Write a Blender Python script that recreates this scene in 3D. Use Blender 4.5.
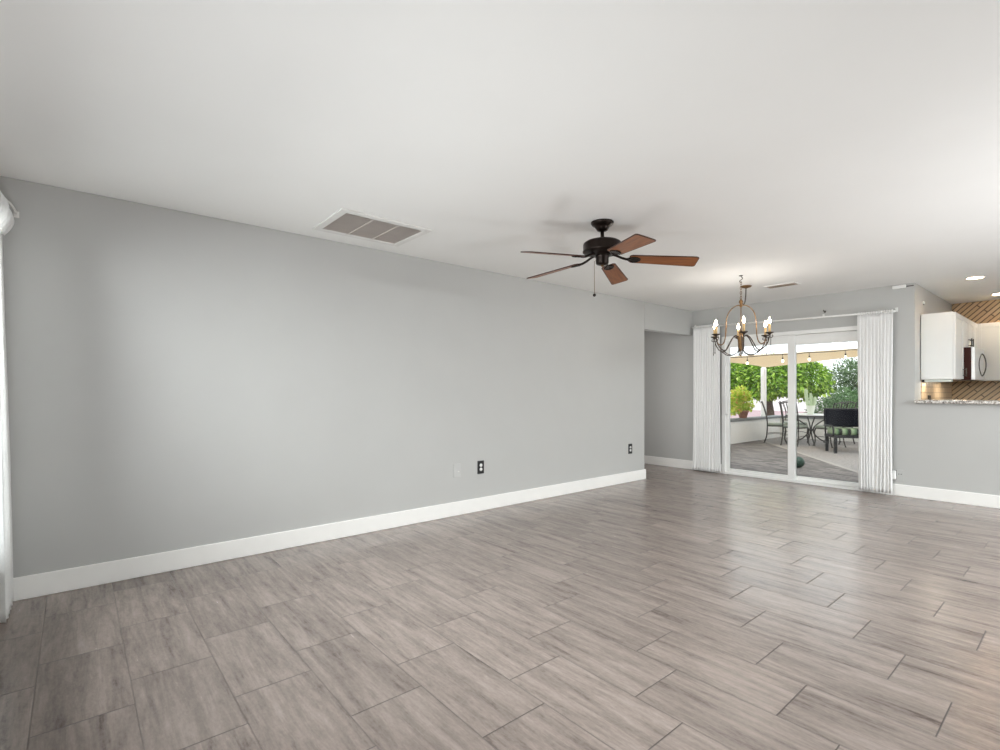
import bpy, bmesh, math, random
from mathutils import Vector, Matrix
R = math.radians
PI = math.pi
for o in list(bpy.data.objects): bpy.data.objects.remove(o)
S = bpy.context.scene
C = S.collection
random.seed(7)

# ---------------------------------------------------------------- camera
cam = bpy.data.cameras.new('camera')
cam.sensor_fit = 'HORIZONTAL'; cam.sensor_width = 36.0
cam.lens = 505.017/1000*36.0
cam.shift_y = 15.89/1000
cam.clip_start = 0.03; cam.clip_end = 300
co = bpy.data.objects.new('camera', cam); C.objects.link(co)
co.location = (4.038, 0.0, 1.2126)
co.rotation_euler = (R(90), 0, 0.870345)
S.camera = co

# ---------------------------------------------------------------- world: bright overcast sky
w = bpy.data.worlds.new('sky'); S.world = w; w.use_nodes = True
wn = w.node_tree.nodes; wl = w.node_tree.links
bg = wn['Background']
bg.inputs['Color'].default_value = (0.93, 0.97, 1.0, 1)
bg.inputs['Strength'].default_value = 2.0

# ---------------------------------------------------------------- sun, near window daylight and added fill lamps
def light(name, kind, loc, rot, energy, color=(1,1,1), **kw):
    l = bpy.data.lights.new(name, kind); l.energy = energy; l.color = color
    for k, v in kw.items(): setattr(l, k, v)
    o = bpy.data.objects.new(name, l); C.objects.link(o)
    o.location = loc; o.rotation_euler = rot
    return o
light('sun', 'SUN', (0, 12, 12), (R(38), R(12), R(20)), 1.6, (1.0, 0.97, 0.9), angle=R(6))
light('sky_near_window', 'AREA', (1.9, -1.7, 2.35), (R(60), 0, 0), 345, (0.97, 0.985, 1.0), shape='RECTANGLE', size=4.2, size_y=1.6)
light('ceiling_fill_window', 'AREA', (1.6, -1.3, 0.25), (R(132), 0, 0), 14, (0.97, 0.985, 1.0), shape='RECTANGLE', size=3.6, size_y=1.0)  # lamp added low outside the near window to brighten the ceiling
light('added_fill_right', 'AREA', (7.9, 4.9, 2.5), (R(58), 0, R(90)), 620, (0.97, 0.985, 1.0), shape='RECTANGLE', size=4.6, size_y=1.6)  # fill lamp added outside the made-up right window, lights the long wall
light('ceiling_fill', 'AREA', (2.6, 0.28, 0.12), (R(180), 0, 0), 18, (0.97, 0.985, 1.0), shape='DISK', size=0.7)  # added upward fill lamp below the view, brightens the near ceiling
light('ceiling_fill_far', 'AREA', (4.9, 4.4, 0.12), (R(180), 0, 0), 46, (0.97, 0.985, 1.0), shape='DISK', size=0.9)  # second added upward fill, out of view, for the far ceiling
light('hall_fill', 'AREA', (-0.36, 6.03, 1.25), (R(90), 0, 0), 5, (1.0, 0.98, 0.96), shape='RECTANGLE', size=0.4, size_y=1.6)  # fill lamp added behind the wall end to brighten the hall

S.view_settings.view_transform = 'Standard'
S.view_settings.look = 'None'
S.view_settings.exposure = 0.1
S.view_settings.gamma = 1.0
S.view_settings.use_curve_mapping = False
try:
    S.cycles.max_bounces = 14; S.cycles.diffuse_bounces = 8; S.cycles.transparent_max_bounces = 16
    S.cycles.caustics_reflective = False; S.cycles.caustics_refractive = False
    S.cycles.sample_clamp_indirect = 6.0
except Exception: pass

# ---------------------------------------------------------------- materials
class NT:
    """small helper to write node trees"""
    def __init__(s, name):
        s.m = bpy.data.materials.new(name); s.m.use_nodes = True
        s.t = s.m.node_tree; s.b = s.t.nodes['Principled BSDF']; s.out = s.t.nodes['Material Output']
    def n(s, kind, **kw):
        x = s.t.nodes.new(kind)
        for k, v in kw.items(): setattr(x, k, v)
        return x
    def put(s, sock, v):
        if isinstance(v, bpy.types.NodeSocket): s.t.links.new(v, sock)
        elif v is not None: sock.default_value = v
    def math(s, op, a, b=None, c=None, clamp=False):
        x = s.n('ShaderNodeMath', operation=op, use_clamp=clamp)
        s.put(x.inputs[0], a)
        if b is not None: s.put(x.inputs[1], b)
        if c is not None: s.put(x.inputs[2], c)
        return x.outputs[0]
    def vec(s, a, b, c):
        x = s.n('ShaderNodeCombineXYZ')
        s.put(x.inputs[0], a); s.put(x.inputs[1], b); s.put(x.inputs[2], c)
        return x.outputs[0]
    def obj(s): return s.n('ShaderNodeTexCoord').outputs['Object']
    def xyz(s, v=None):
        x = s.n('ShaderNodeSeparateXYZ'); s.put(x.inputs[0], v or s.obj()); return x.outputs
    def noise(s, v, scale, detail=3, rough=0.5, dist=0.0):
        x = s.n('ShaderNodeTexNoise'); s.put(x.inputs['Vector'], v)
        x.inputs['Scale'].default_value = scale; x.inputs['Detail'].default_value = detail
        x.inputs['Roughness'].default_value = rough; x.inputs['Distortion'].default_value = dist
        return x.outputs['Fac']
    def ramp(s, fac, stops, interp='LINEAR'):
        x = s.n('ShaderNodeValToRGB'); s.put(x.inputs[0], fac); e = x.color_ramp.elements
        x.color_ramp.interpolation = interp
        while len(e) < len(stops): e.new(0.5)
        for k, (p, c) in enumerate(stops):
            e[k].position = p; e[k].color = (*c, 1) if len(c) == 3 else c
        return x.outputs[0]
    def mix(s, fac, a, b, mode='MIX'):
        x = s.n('ShaderNodeMix', data_type='RGBA', blend_type=mode)
        s.put(x.inputs['Factor'], fac)
        s.put(x.inputs['A'], (*a, 1) if isinstance(a, tuple) and len(a) == 3 else a)
        s.put(x.inputs['B'], (*b, 1) if isinstance(b, tuple) and len(b) == 3 else b)
        return x.outputs['Result']
    def bump(s, h, strength=0.2, dist=0.01):
        x = s.n('ShaderNodeBump'); s.put(x.inputs['Height'], h)
        x.inputs['Strength'].default_value = strength; x.inputs['Distance'].default_value = dist
        s.t.links.new(x.outputs[0], s.b.inputs['Normal'])
    def col(s, v): s.put(s.b.inputs['Base Color'], (*v, 1) if isinstance(v, tuple) and len(v) == 3 else v)
    def rough(s, v): s.put(s.b.inputs['Roughness'], v)

def srgb(r, g, b):
    f = lambda c: (c/255/12.92) if c/255 <= 0.04045 else ((c/255+0.055)/1.055)**2.4
    return (f(r), f(g), f(b))

def plain(name, rgb, rough=0.5, metal=0.0, var=0.05, scale=8, bump=0.0, bscale=60, spec=None):
    t = NT(name); o = t.obj()
    f = t.noise(o, scale, 3)
    a = tuple(c*(1-var) for c in rgb); b = tuple(min(1, c*(1+var)) for c in rgb)
    t.col(t.ramp(f, [(0.3, a), (0.7, b)])); t.rough(rough)
    t.b.inputs['Metallic'].default_value = metal
    if spec is not None: t.b.inputs['Specular IOR Level'].default_value = spec
    if bump: t.bump(t.noise(o, bscale, 4), bump, 0.003)
    return t.m

def emit(name, rgb, strength):
    t = NT(name); t.col(rgb)
    t.b.inputs['Emission Color'].default_value = (*rgb, 1); t.b.inputs['Emission Strength'].default_value = strength
    return t.m

def floor_tiles():
    t = NT('vein_cut_floor_tile'); p = t.xyz(); x, y = p[0], p[1]
    v = t.math('DIVIDE', t.math('SUBTRACT', y, 2.613), 0.304)
    row = t.math('FLOOR', v); fv = t.math('FRACT', v)
    u = t.math('DIVIDE', t.math('ADD', t.math('SUBTRACT', x, 2.853), t.math('MULTIPLY', row, 0.204)), 0.612)
    colm = t.math('FLOOR', u); fu = t.math('FRACT', u)
    dv = t.math('MULTIPLY', t.math('MINIMUM', fv, t.math('SUBTRACT', 1.0, fv)), 0.304)
    du = t.math('MULTIPLY', t.math('MINIMUM', fu, t.math('SUBTRACT', 1.0, fu)), 0.612)
    wn_ = t.n('ShaderNodeTexWhiteNoise', noise_dimensions='2D'); t.put(wn_.inputs['Vector'], t.vec(row, colm, 0.0))
    rnd = wn_.outputs['Value']
    wn2 = t.n('ShaderNodeTexWhiteNoise', noise_dimensions='2D'); t.put(wn2.inputs['Vector'], t.vec(colm, t.math('ADD', row, 31.0), 0.0))
    ox = t.math('MULTIPLY', rnd, 37.0); oy = t.math('MULTIPLY', wn2.outputs['Value'], 23.0)
    sx = t.math('ADD', x, ox); sy = t.math('ADD', y, oy)
    n1 = t.noise(t.vec(t.math('MULTIPLY', sx, 1.6), t.math('MULTIPLY', sy, 17.0), oy), 1.0, 5, 0.6, 0.4)
    n2 = t.noise(t.vec(t.math('MULTIPLY', sx, 10.0), t.math('MULTIPLY', sy, 55.0), ox), 1.0, 4, 0.6, 0.3)
    n3 = t.noise(t.vec(t.math('MULTIPLY', sx, 22.0), t.math('MULTIPLY', sy, 45.0), oy), 1.0, 5, 0.7, 0.6)
    n4 = t.noise(t.vec(t.math('MULTIPLY', sx, 3.0), t.math('MULTIPLY', sy, 6.0), oy), 1.0, 3, 0.5)
    f = t.math('ADD', t.math('MULTIPLY', n1, 0.5), t.math('ADD', t.math('MULTIPLY', n2, 0.22), t.math('ADD', t.math('MULTIPLY', n3, 0.18), t.math('MULTIPLY', n4, 0.10))))
    n5 = t.noise(t.vec(t.math('MULTIPLY', sx, 2.4), t.math('MULTIPLY', sy, 20.0), t.math('ADD', ox, 5.0)), 1.0, 6, 0.68, 0.8)
    n6 = t.noise(t.vec(t.math('MULTIPLY', sx, 60.0), t.math('MULTIPLY', sy, 110.0), oy), 1.0, 3, 0.6)
    f = t.math('ADD', t.math('MULTIPLY', f, 0.66), t.math('ADD', t.math('MULTIPLY', n5, 0.26), t.math('MULTIPLY', n6, 0.08)))
    c = t.ramp(f, [(0.38, FLOOR_C[0]), (0.455, FLOOR_C[1]), (0.52, FLOOR_C[2]), (0.62, FLOOR_C[3])])
    tone = t.math('ADD', 0.90, t.math('MULTIPLY', rnd, 0.16))
    c = t.mix(1.0, c, t.vec(tone, tone, tone), 'MULTIPLY')
    g = t.math('MAXIMUM', t.math('MULTIPLY', t.math('LESS_THAN', dv, 0.0013), 0.75), t.math('LESS_THAN', du, 0.0022))
    c = t.mix(t.math('MULTIPLY', g, 0.85), c, GROUT)
    t.col(c)
    t.rough(t.math('ADD', 0.17, t.math('ADD', t.math('MULTIPLY', n2, 0.14), t.math('MULTIPLY', g, 0.4))))
    h = t.math('MINIMUM', t.math('MULTIPLY', t.math('MINIMUM', dv, du), 220.0), 1.0)
    hh = t.math('ADD', h, t.math('MULTIPLY', n3, 0.12))
    t.bump(hh, 0.6, 0.003)
    return t.m
FLOOR_C = [srgb(88, 77, 71), srgb(129, 118, 112), srgb(146, 134, 127), srgb(166, 154, 147)]
GROUT = srgb(62, 55, 51)

def pavers():
    t = NT('patio_paver'); o = t.obj(); p = t.xyz(o)
    mp = t.n('ShaderNodeMapping'); t.put(mp.inputs['Vector'], o); mp.inputs['Rotation'].default_value = (0, 0, R(12))
    br = t.n('ShaderNodeTexBrick'); t.put(br.inputs['Vector'], mp.outputs[0])
    br.inputs['Scale'].default_value = 1.0; br.inputs['Brick Width'].default_value = 0.24; br.inputs['Row Height'].default_value = 0.12
    br.inputs['Mortar Size'].default_value = 0.008; br.inputs['Mortar Smooth'].default_value = 0.2
    br.inputs['Color1'].default_value = (*srgb(122, 114, 110), 1); br.inputs['Color2'].default_value = (*srgb(70, 65, 63), 1)
    br.inputs['Mortar'].default_value = (*srgb(36, 33, 32), 1)
    nz = t.noise(o, 3.0, 4)
    dark = t.mix(t.math('MULTIPLY', nz, 0.3), br.outputs['Color'], srgb(112, 106, 102))
    # lighter concrete beyond a pale diagonal border course
    d = t.math('ADD', t.math('MULTIPLY', t.math('SUBTRACT', p[0], -0.207), 0.793), t.math('MULTIPLY', t.math('SUBTRACT', p[1], 12.05), 0.609))
    nz2 = t.noise(o, 26.0, 4, 0.7)
    lite = t.ramp(nz2, [(0.35, srgb(112, 107, 104)), (0.65, srgb(150, 144, 140))])
    far = t.math('GREATER_THAN', d, 0.0)
    band = t.math('LESS_THAN', t.math('ABSOLUTE', d), 0.05)
    c = t.mix(far, dark, lite); c = t.mix(band, c, srgb(146, 140, 134))
    t.col(c); t.rough(0.85); t.bump(br.outputs['Fac'], -0.25, 0.004)
    return t.m

def diagonal_tile(name, rot, axis, cols, mortar, bw=0.42, rh=0.050):
    t = NT(name); p = t.xyz()
    v = t.vec(p[axis], p[2], 0.0)
    mp = t.n('ShaderNodeMapping'); t.put(mp.inputs['Vector'], v); mp.inputs['Rotation'].default_value = (0, 0, rot)
    br = t.n('ShaderNodeTexBrick'); t.put(br.inputs['Vector'], mp.outputs[0])
    br.inputs['Scale'].default_value = 1.0; br.inputs['Brick Width'].default_value = bw; br.inputs['Row Height'].default_value = rh
    br.inputs['Mortar Size'].default_value = 0.007
    br.inputs['Color1'].default_value = (*cols[0], 1); br.inputs['Color2'].default_value = (*cols[1], 1); br.inputs['Mortar'].default_value = (*mortar, 1)
    nz = t.noise(p[0].node.inputs[0].links[0].from_socket, 30, 4)
    t.col(t.mix(t.math('MULTIPLY', nz, 0.35), br.outputs['Color'], cols[0])); t.rough(0.35); t.bump(br.outputs['Fac'], -0.3, 0.003)
    return t.m

def granite():
    t = NT('speckled_granite'); o = t.obj()
    a = t.noise(o, 55, 3, 0.7)
    c = t.ramp(a, [(0.36, srgb(70, 62, 58)), (0.44, srgb(150, 140, 130)), (0.55, srgb(205, 200, 194)), (0.7, srgb(230, 226, 220))])
    t.col(c); t.rough(0.25); return t.m

def glass():
    t = NT('clear_window_glass')
    tr = t.n('ShaderNodeBsdfTransparent'); tr.inputs[0].default_value = (0.97, 0.985, 0.98, 1)
    gl = t.n('ShaderNodeBsdfGlossy'); gl.inputs['Roughness'].default_value = 0.02
    fr = t.n('ShaderNodeFresnel'); fr.inputs['IOR'].default_value = 1.35
    mx = t.n('ShaderNodeMixShader'); t.t.links.new(fr.outputs[0], mx.inputs[0])
    t.t.links.new(tr.outputs[0], mx.inputs[1]); t.t.links.new(gl.outputs[0], mx.inputs[2])
    t.t.links.new(mx.outputs[0], t.out.inputs['Surface']); return t.m

def fabric(name, rgb, trans=0.25, rough=0.9):
    t = NT(name); o = t.obj(); f = t.noise(o, 90, 2)
    c = t.ramp(f, [(0.3, tuple(k*0.95 for k in rgb)), (0.7, rgb)])
    t.col(c); t.rough(rough)
    tl = t.n('ShaderNodeBsdfTranslucent'); t.t.links.new(c, tl.inputs[0])
    mx = t.n('ShaderNodeMixShader'); mx.inputs[0].default_value = trans
    t.t.links.new(t.b.outputs[0], mx.inputs[1]); t.t.links.new(tl.outputs[0], mx.inputs[2])
    t.t.links.new(mx.outputs[0], t.out.inputs['Surface']); return t.m

def leafmat(name, stops, trans=0.35):
    t = NT(name); g = t.n('ShaderNodeNewGeometry').outputs['Random Per Island']
    c = t.ramp(g, stops); t.col(c); t.rough(0.45)
    tl = t.n('ShaderNodeBsdfTranslucent'); t.t.links.new(c, tl.inputs[0])
    mx = t.n('ShaderNodeMixShader'); mx.inputs[0].default_value = trans
    t.t.links.new(t.b.outputs[0], mx.inputs[1]); t.t.links.new(tl.outputs[0], mx.inputs[2])
    t.t.links.new(mx.outputs[0], t.out.inputs['Surface']); return t.m

def wood(name, a, b, axis=0):
    t = NT(name); p = t.xyz()
    k = [4.0, 60.0, 60.0]; 
    f = t.noise(t.vec(t.math('MULTIPLY', p[0], k[0]), t.math('MULTIPLY', p[1], k[1]), t.math('MULTIPLY', p[2], k[2])), 1.0, 4, 0.6, 0.4)
    t.col(t.ramp(f, [(0.3, a), (0.7, b)])); t.rough(0.38); return t.m

def cushion_green():
    t = NT('green_striped_cushion_fabric'); p = t.xyz()
    f = t.math('FRACT', t.math('MULTIPLY', p[0], 6.0))
    c = t.ramp(f, [(0.0, srgb(138, 150, 122)), (0.3, srgb(92, 116, 82)), (0.5, srgb(44, 58, 44)), (0.62, srgb(24, 22, 20)), (0.8, srgb(28, 26, 24)), (0.92, srgb(128, 142, 112))])
    t.col(c); t.rough(0.9); return t.m

M = {}
WALL = srgb(187, 187, 185)
M['wall'] = plain('grey_wall_paint', WALL, 0.6, var=0.012, scale=3, bump=0.03, bscale=180)
M['ceiling'] = plain('white_ceiling_paint', srgb(245, 245, 243), 0.85, var=0.008, scale=2, bump=0.03, bscale=150)
M['trim'] = plain('white_trim_paint', srgb(244, 243, 240), 0.35, var=0.01)
M['vinyl'] = plain('white_vinyl', srgb(238, 238, 236), 0.3, var=0.01)
M['floor'] = floor_tiles()
M['paver'] = pavers()
M['glass'] = glass()
M['curtain'] = fabric('white_curtain_cloth', srgb(248, 248, 247), 0.1)
M['sheer'] = fabric('white_sheer_cloth', srgb(248, 248, 247), 0.45)
M['rod'] = plain('white_rod_enamel', srgb(232, 231, 228), 0.3)
M['bronze'] = plain('oil_rubbed_bronze', srgb(38, 30, 26), 0.32, 0.75, 0.12)
M['blade'] = wood('reddish_walnut_blade', srgb(118, 68, 34), srgb(160, 98, 54))
M['blade_edge'] = plain('dark_blade_edge', srgb(66, 36, 24), 0.4)
M['gold'] = plain('antique_gold_iron', srgb(122, 92, 58), 0.42, 0.6, 0.25, 30)
M['iron'] = plain('dark_aged_iron', srgb(74, 64, 56), 0.45, 0.6, 0.25, 30)
M['candle'] = plain('ivory_candle_sleeve', srgb(214, 180, 128), 0.5)
M['bulb'] = emit('lit_warm_bulb', (1.0, 0.82, 0.58), 22.0)
M['string_bulb'] = emit('lit_string_bulb', (1.0, 0.86, 0.62), 4.0)
M['black'] = plain('black_plastic', srgb(22, 22, 23), 0.4)
M['white_plastic'] = plain('white_plastic', srgb(242, 242, 240), 0.35)
M['grey_plate'] = plain('wall_coloured_plate', srgb(192, 192, 190), 0.4)
M['slot'] = plain('dark_slot', srgb(30, 30, 30), 0.6)
M['grille_metal'] = plain('white_grille_enamel', srgb(232, 231, 228), 0.4)
M['grille'] = plain('grey_louvre_metal', srgb(216, 209, 203), 0.5)
M['duct'] = plain('dark_duct', srgb(160, 153, 148), 0.8)
M['register'] = plain('brownish_register_metal', srgb(150, 136, 122), 0.5)
M['cabinet'] = plain('white_cabinet_paint', srgb(226, 226, 223), 0.35, var=0.01)
M['pull'] = plain('dark_nickel_pull', srgb(90, 84, 80), 0.3, 0.8)
M['steel'] = plain('light_stainless', srgb(222, 221, 219), 0.3, 0.35, 0.03)
M['mw_side'] = plain('dark_brown_enamel', srgb(58, 22, 14), 0.4, spec=0.2)
M['granite'] = granite()
M['splash'] = diagonal_tile('tan_diagonal_backsplash', R(-45), 0, (srgb(214, 186, 148), srgb(192, 162, 124)), srgb(66, 46, 32))
M['splash_side'] = diagonal_tile('tan_running_backsplash', 0, 1, (srgb(205, 184, 156), srgb(186, 162, 132)), srgb(150, 126, 100), 0.15, 0.07)
M['tube'] = plain('pale_fixture_lens', srgb(206, 214, 208), 0.3)
M['led'] = emit('lit_can_lens', (1.0, 0.93, 0.82), 6.0)
M['patio_white'] = plain('white_stucco', srgb(238, 236, 232), 0.8, var=0.03, bump=0.1)
M['cap'] = plain('grey_wall_cap', srgb(120, 122, 124), 0.7, var=0.08)
M['sail'] = fabric('beige_shade_cloth', srgb(246, 234, 212), 0.5)
M['wrought'] = plain('wrought_iron_grey', srgb(70, 66, 62), 0.5, 0.3, 0.1)
M['seatpad'] = fabric('grey_green_seat_fabric', srgb(150, 158, 146), 0.0)
M['tabletop'] = plain('pale_stone_tabletop', srgb(228, 230, 236), 0.3, var=0.05)
M['sofa_black'] = fabric('black_outdoor_fabric', srgb(11, 12, 20), 0.0, 1.0)
M['sofa_black'].node_tree.nodes['Principled BSDF'].inputs['Specular IOR Level'].default_value = 0.08
M['sofa_frame'] = plain('black_metal_frame', srgb(20, 20, 22), 0.4)
M['sofa_green'] = cushion_green()
M['terracotta'] = plain('weathered_terracotta', srgb(168, 118, 100), 0.8, var=0.15, scale=12)
M['soil'] = plain('potting_soil', srgb(60, 46, 36), 0.95)
M['pale_pot'] = plain('pale_mint_glaze', srgb(232, 240, 226), 0.3)
M['cactus'] = plain('pale_cactus_skin', srgb(206, 228, 192), 0.6, var=0.1, scale=14)
M['ball'] = plain('dark_green_rubber', srgb(18, 52, 38), 0.5, var=0.15, scale=40, bump=0.3, bscale=30)
M['bark'] = plain('grey_bark', srgb(92, 78, 66), 0.9, var=0.2, bump=0.4)
M['gravel'] = plain('pinkish_gravel', srgb(158, 134, 138), 0.95, var=0.12, scale=40)
M['far_wall'] = plain('white_block', srgb(232, 230, 230), 0.9, var=0.04)
M['citrus'] = leafmat('citrus_leaf', [(0.0, srgb(66, 98, 26)), (0.4, srgb(112, 156, 42)), (0.75, srgb(156, 196, 66)), (1.0, srgb(206, 230, 116))])
M['olive'] = leafmat('grey_green_leaf', [(0.0, srgb(70, 96, 62)), (0.5, srgb(104, 132, 90)), (1.0, srgb(158, 180, 140))])
M['hedge'] = leafmat('hedge_leaf', [(0.0, srgb(72, 104, 62)), (0.6, srgb(104, 140, 90)), (1.0, srgb(150, 178, 132))])
M['potleaf'] = leafmat('yellow_green_leaf', [(0.0, srgb(168, 200, 70)), (0.55, srgb(206, 228, 96)), (0.85, srgb(238, 232, 130)), (1.0, srgb(240, 188, 120))], 0.5)

# ---------------------------------------------------------------- geometry helpers
class MB:
    def __init__(s): s.b = bmesh.new()
    def box(s, x0, y0, z0, x1, y1, z1, bev=0.0, mat=0):
        v = [s.b.verts.new(p) for p in ((x0,y0,z0),(x1,y0,z0),(x1,y1,z0),(x0,y1,z0),(x0,y0,z1),(x1,y0,z1),(x1,y1,z1),(x0,y1,z1))]
        fs = [s.b.faces.new([v[i] for i in q]) for q in ((0,3,2,1),(4,5,6,7),(0,1,5,4),(1,2,6,5),(2,3,7,6),(3,0,4,7))]
        for f in fs: f.material_index = mat
        if bev:
            es = list({e for f in fs for e in f.edges})
            bmesh.ops.bevel(s.b, geom=es, offset=bev, segments=2, affect='EDGES', profile=0.5)
        return s
    def lathe(s, prof, c=(0,0,0), seg=32, axis=None, sx=1, sy=1):
        """prof: (radius, height) pairs turned round z (or round the axis given)"""
        q = Vector((0,0,1)).rotation_difference(Vector(axis)).to_matrix() if axis else Matrix.Identity(3)
        rings = []
        for r, z in prof:
            rings.append([s.b.verts.new(Vector(c) + q @ Vector((r*sx*math.cos(2*PI*k/seg), r*sy*math.sin(2*PI*k/seg), z))) for k in range(seg)])
        for a, b in zip(rings, rings[1:]):
            for k in range(seg):
                s.b.faces.new((a[k], a[(k+1)%seg], b[(k+1)%seg], b[k])).smooth = True
        for rg in (rings[0], rings[-1]):
            try: s.b.faces.new(rg)
            except ValueError: pass
        return s
    def tube(s, pts, r, seg=8, closed=False, rr=None):
        pts = [Vector(p) for p in pts]; n = len(pts); rings = []
        up = Vector((0,0,1)); prev = None
        for i, p in enumerate(pts):
            a = pts[(i-1) % n] if (closed or i) else p; b = pts[(i+1) % n] if (closed or i < n-1) else p
            t = (b-a).normalized()
            if prev is None:
                ref = up if abs(t.dot(up)) < 0.9 else Vector((1,0,0)); u = t.cross(ref).normalized()
            else:
                u = prev - t*prev.dot(t)
                u = u.normalized() if u.length > 1e-6 else t.orthogonal().normalized()
            prev = u; v = t.cross(u); rad = rr[i] if rr else r
            rings.append([s.b.verts.new(p + (u*math.cos(2*PI*k/seg) + v*math.sin(2*PI*k/seg))*rad) for k in range(seg)])
        m = n if closed else n-1
        for i in range(m):
            a, b = rings[i], rings[(i+1) % n]
            for k in range(seg): s.b.faces.new((a[k], a[(k+1)%seg], b[(k+1)%seg], b[k])).smooth = True
        if not closed:
            s.b.faces.new(rings[0]); s.b.faces.new(rings[-1][::-1])
        return s
    def ball(s, c, r, seg=16, sz=1.0):
        n = 10
        return s.lathe([(max(1e-4, r*math.sin(PI*i/n)), -r*sz*math.cos(PI*i/n)) for i in range(n+1)], c, seg)
    def prism(s, poly, z0, z1, mat=0):
        a = [s.b.verts.new((x, y, z0)) for x, y in poly]; b = [s.b.verts.new((x, y, z1)) for x, y in poly]
        n = len(poly)
        s.b.faces.new(a[::-1]); s.b.faces.new(b)
        for k in range(n): s.b.faces.new((a[k], a[(k+1)%n], b[(k+1)%n], b[k]))
        return s
    def grid(s, fn, nu, nv):
        g = [[s.b.verts.new(fn(i/nu, j/nv)) for j in range(nv+1)] for i in range(nu+1)]
        for i in range(nu):
            for j in range(nv): s.b.faces.new((g[i][j], g[i+1][j], g[i+1][j+1], g[i][j+1])).smooth = True
        return s
    def leaf(s, c, d, up, L, W):
        d = d.normalized(); sd = d.cross(up)
        sd = sd.normalized() if sd.length > 1e-4 else d.orthogonal().normalized()
        nn = sd.cross(d)
        a = s.b.verts.new(c); m1 = s.b.verts.new(c + d*L*0.5 + sd*W*0.5 + nn*W*0.18); m2 = s.b.verts.new(c + d*L*0.5 - sd*W*0.5 + nn*W*0.18)
        e = s.b.verts.new(c + d*L - nn*L*0.12)
        s.b.faces.new((a, m1, e)); s.b.faces.new((a, e, m2))
    def xform(s, m):
        bmesh.ops.transform(s.b, matrix=m, verts=s.b.verts); return s
    def build(s, name, mat, parent=None, loc=None, solid=0.0, bevel=0.0, subsurf=0):
        bmesh.ops.recalc_face_normals(s.b, faces=s.b.faces[:])
        me = bpy.data.meshes.new(name); s.b.to_mesh(me); s.b.free()
        for k in (mat if isinstance(mat, (list, tuple)) else [mat]): me.materials.append(M[k])
        o = bpy.data.objects.new(name, me); C.objects.link(o)
        if parent: o.parent = parent
        if loc: o.location = loc
        if solid:
            md = o.modifiers.new('thickness', 'SOLIDIFY'); md.thickness = solid; md.offset = 0
        if bevel:
            md = o.modifiers.new('rounding', 'BEVEL'); md.width = bevel; md.segments = 2; md.limit_method = 'ANGLE'
        if subsurf:
            md = o.modifiers.new('smooth', 'SUBSURF'); md.levels = subsurf; md.render_levels = subsurf
        return o

def tag(o, label, cat, group=None, kind=None):
    o['label'] = label; o['category'] = cat
    if group: o['group'] = group
    if kind: o['kind'] = kind
    return o
def thing(name, label, cat, loc=(0,0,0), rz=0, group=None):
    o = bpy.data.objects.new(name, None); C.objects.link(o)
    o.location = loc; o.rotation_euler = (0,0,rz); o.empty_display_size = 0.1
    return tag(o, label, cat, group)
def struct(o, label=None, cat=None):
    o['kind'] = 'structure'
    if label: o['label'] = label
    if cat: o['category'] = cat
    return o
def dup(root, loc, rz, label):
    r = root.copy(); C.objects.link(r); r.location = loc; r.rotation_euler = (0,0,rz); r['label'] = label
    for ch in list(root.children):
        c = ch.copy(); C.objects.link(c); c.parent = r
        for g in ch.children:
            d = g.copy(); C.objects.link(d); d.parent = c
    return r
def spline(pts, n=8):
    """Catmull-Rom through the points"""
    P = [Vector(p) for p in pts]; P = [P[0]*2-P[1]] + P + [P[-1]*2-P[-2]]; out = []
    for i in range(1, len(P)-2):
        a, b, c, d = P[i-1:i+3]
        for k in range(n):
            t = k/n
            out.append(0.5*((2*b) + (c-a)*t + (2*a-5*b+4*c-d)*t*t + (3*b-a-3*c+d)*t**3))
    out.append(P[-2]); return out

# ================================================================ THE SETTING
H = 2.44; YF = 7.289; YK = 9.49; XR = 6.5; YN = -0.35; XC = 2.69
f = MB(); f.box(-3.1, YN-0.15, -0.1, XR+0.15, YF+0.06, 0); f.box(XC-0.12, YF+0.06, -0.1, XR+0.15, YK+0.12, 0)
struct(f.build('floor', 'floor'), 'grey brown vein cut floor tiles laid in a stepped bond', 'floor')
f = MB(); f.box(-3.1, YN-0.15, H, XR+0.15, YF+0.15, H+0.1); f.box(XC-0.12, YF+0.15, H, XR+0.15, YK+0.12, H+0.1)
struct(f.build('ceiling', 'ceiling'), 'smooth flat white ceiling over the whole room', 'ceiling')
f = MB(); f.box(-0.12, YN, 0, 0, 6.01, H); f.box(-0.12, 6.01, 2.065, 0, YF, H)
struct(f.build('wall_left', 'wall', bevel=0.006), 'long pale grey wall with an opening at its far end', 'wall')
DX0, DX1, DZ = 0.46, 2.26, 2.005
f = MB(); f.box(-3.1, YF, 0, DX0, YF+0.15, H); f.box(DX1, YF, 0, XC, YF+0.15, H); f.box(DX0, YF, DZ, DX1, YF+0.15, H)
struct(f.build('wall_far', 'wall'), 'grey wall around the sliding glass door', 'wall')
f = MB(); f.box(XC-0.12, YF+0.15, 0, XC, YK+0.12, H)
struct(f.build('wall_kitchen_left', 'wall'), 'short grey wall running back into the kitchen behind the cabinets', 'wall')
f = MB(); f.box(XC, YK, 0, XR, YK+0.12, H)
struct(f.build('wall_kitchen_back', 'wall'), 'back wall of the kitchen behind the tan diagonal tile', 'wall')
f = MB(); f.box(XC, YF, 0, XR, YF+0.12, 1.072)
struct(f.build('wall_half', 'wall'), 'low grey wall carrying the granite bar top', 'wall')
f = MB()
WY0, WY1, WZ0, WZ1 = 2.8, 7.0, 0.3, 2.2
f.box(XR, YN-0.15, 0, XR+0.15, WY0, H); f.box(XR, WY1, 0, XR+0.15, YK+0.12, H); f.box(XR, WY0, 0, XR+0.15, WY1, WZ0); f.box(XR, WY0, WZ1, XR+0.15, WY1, H)
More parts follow.
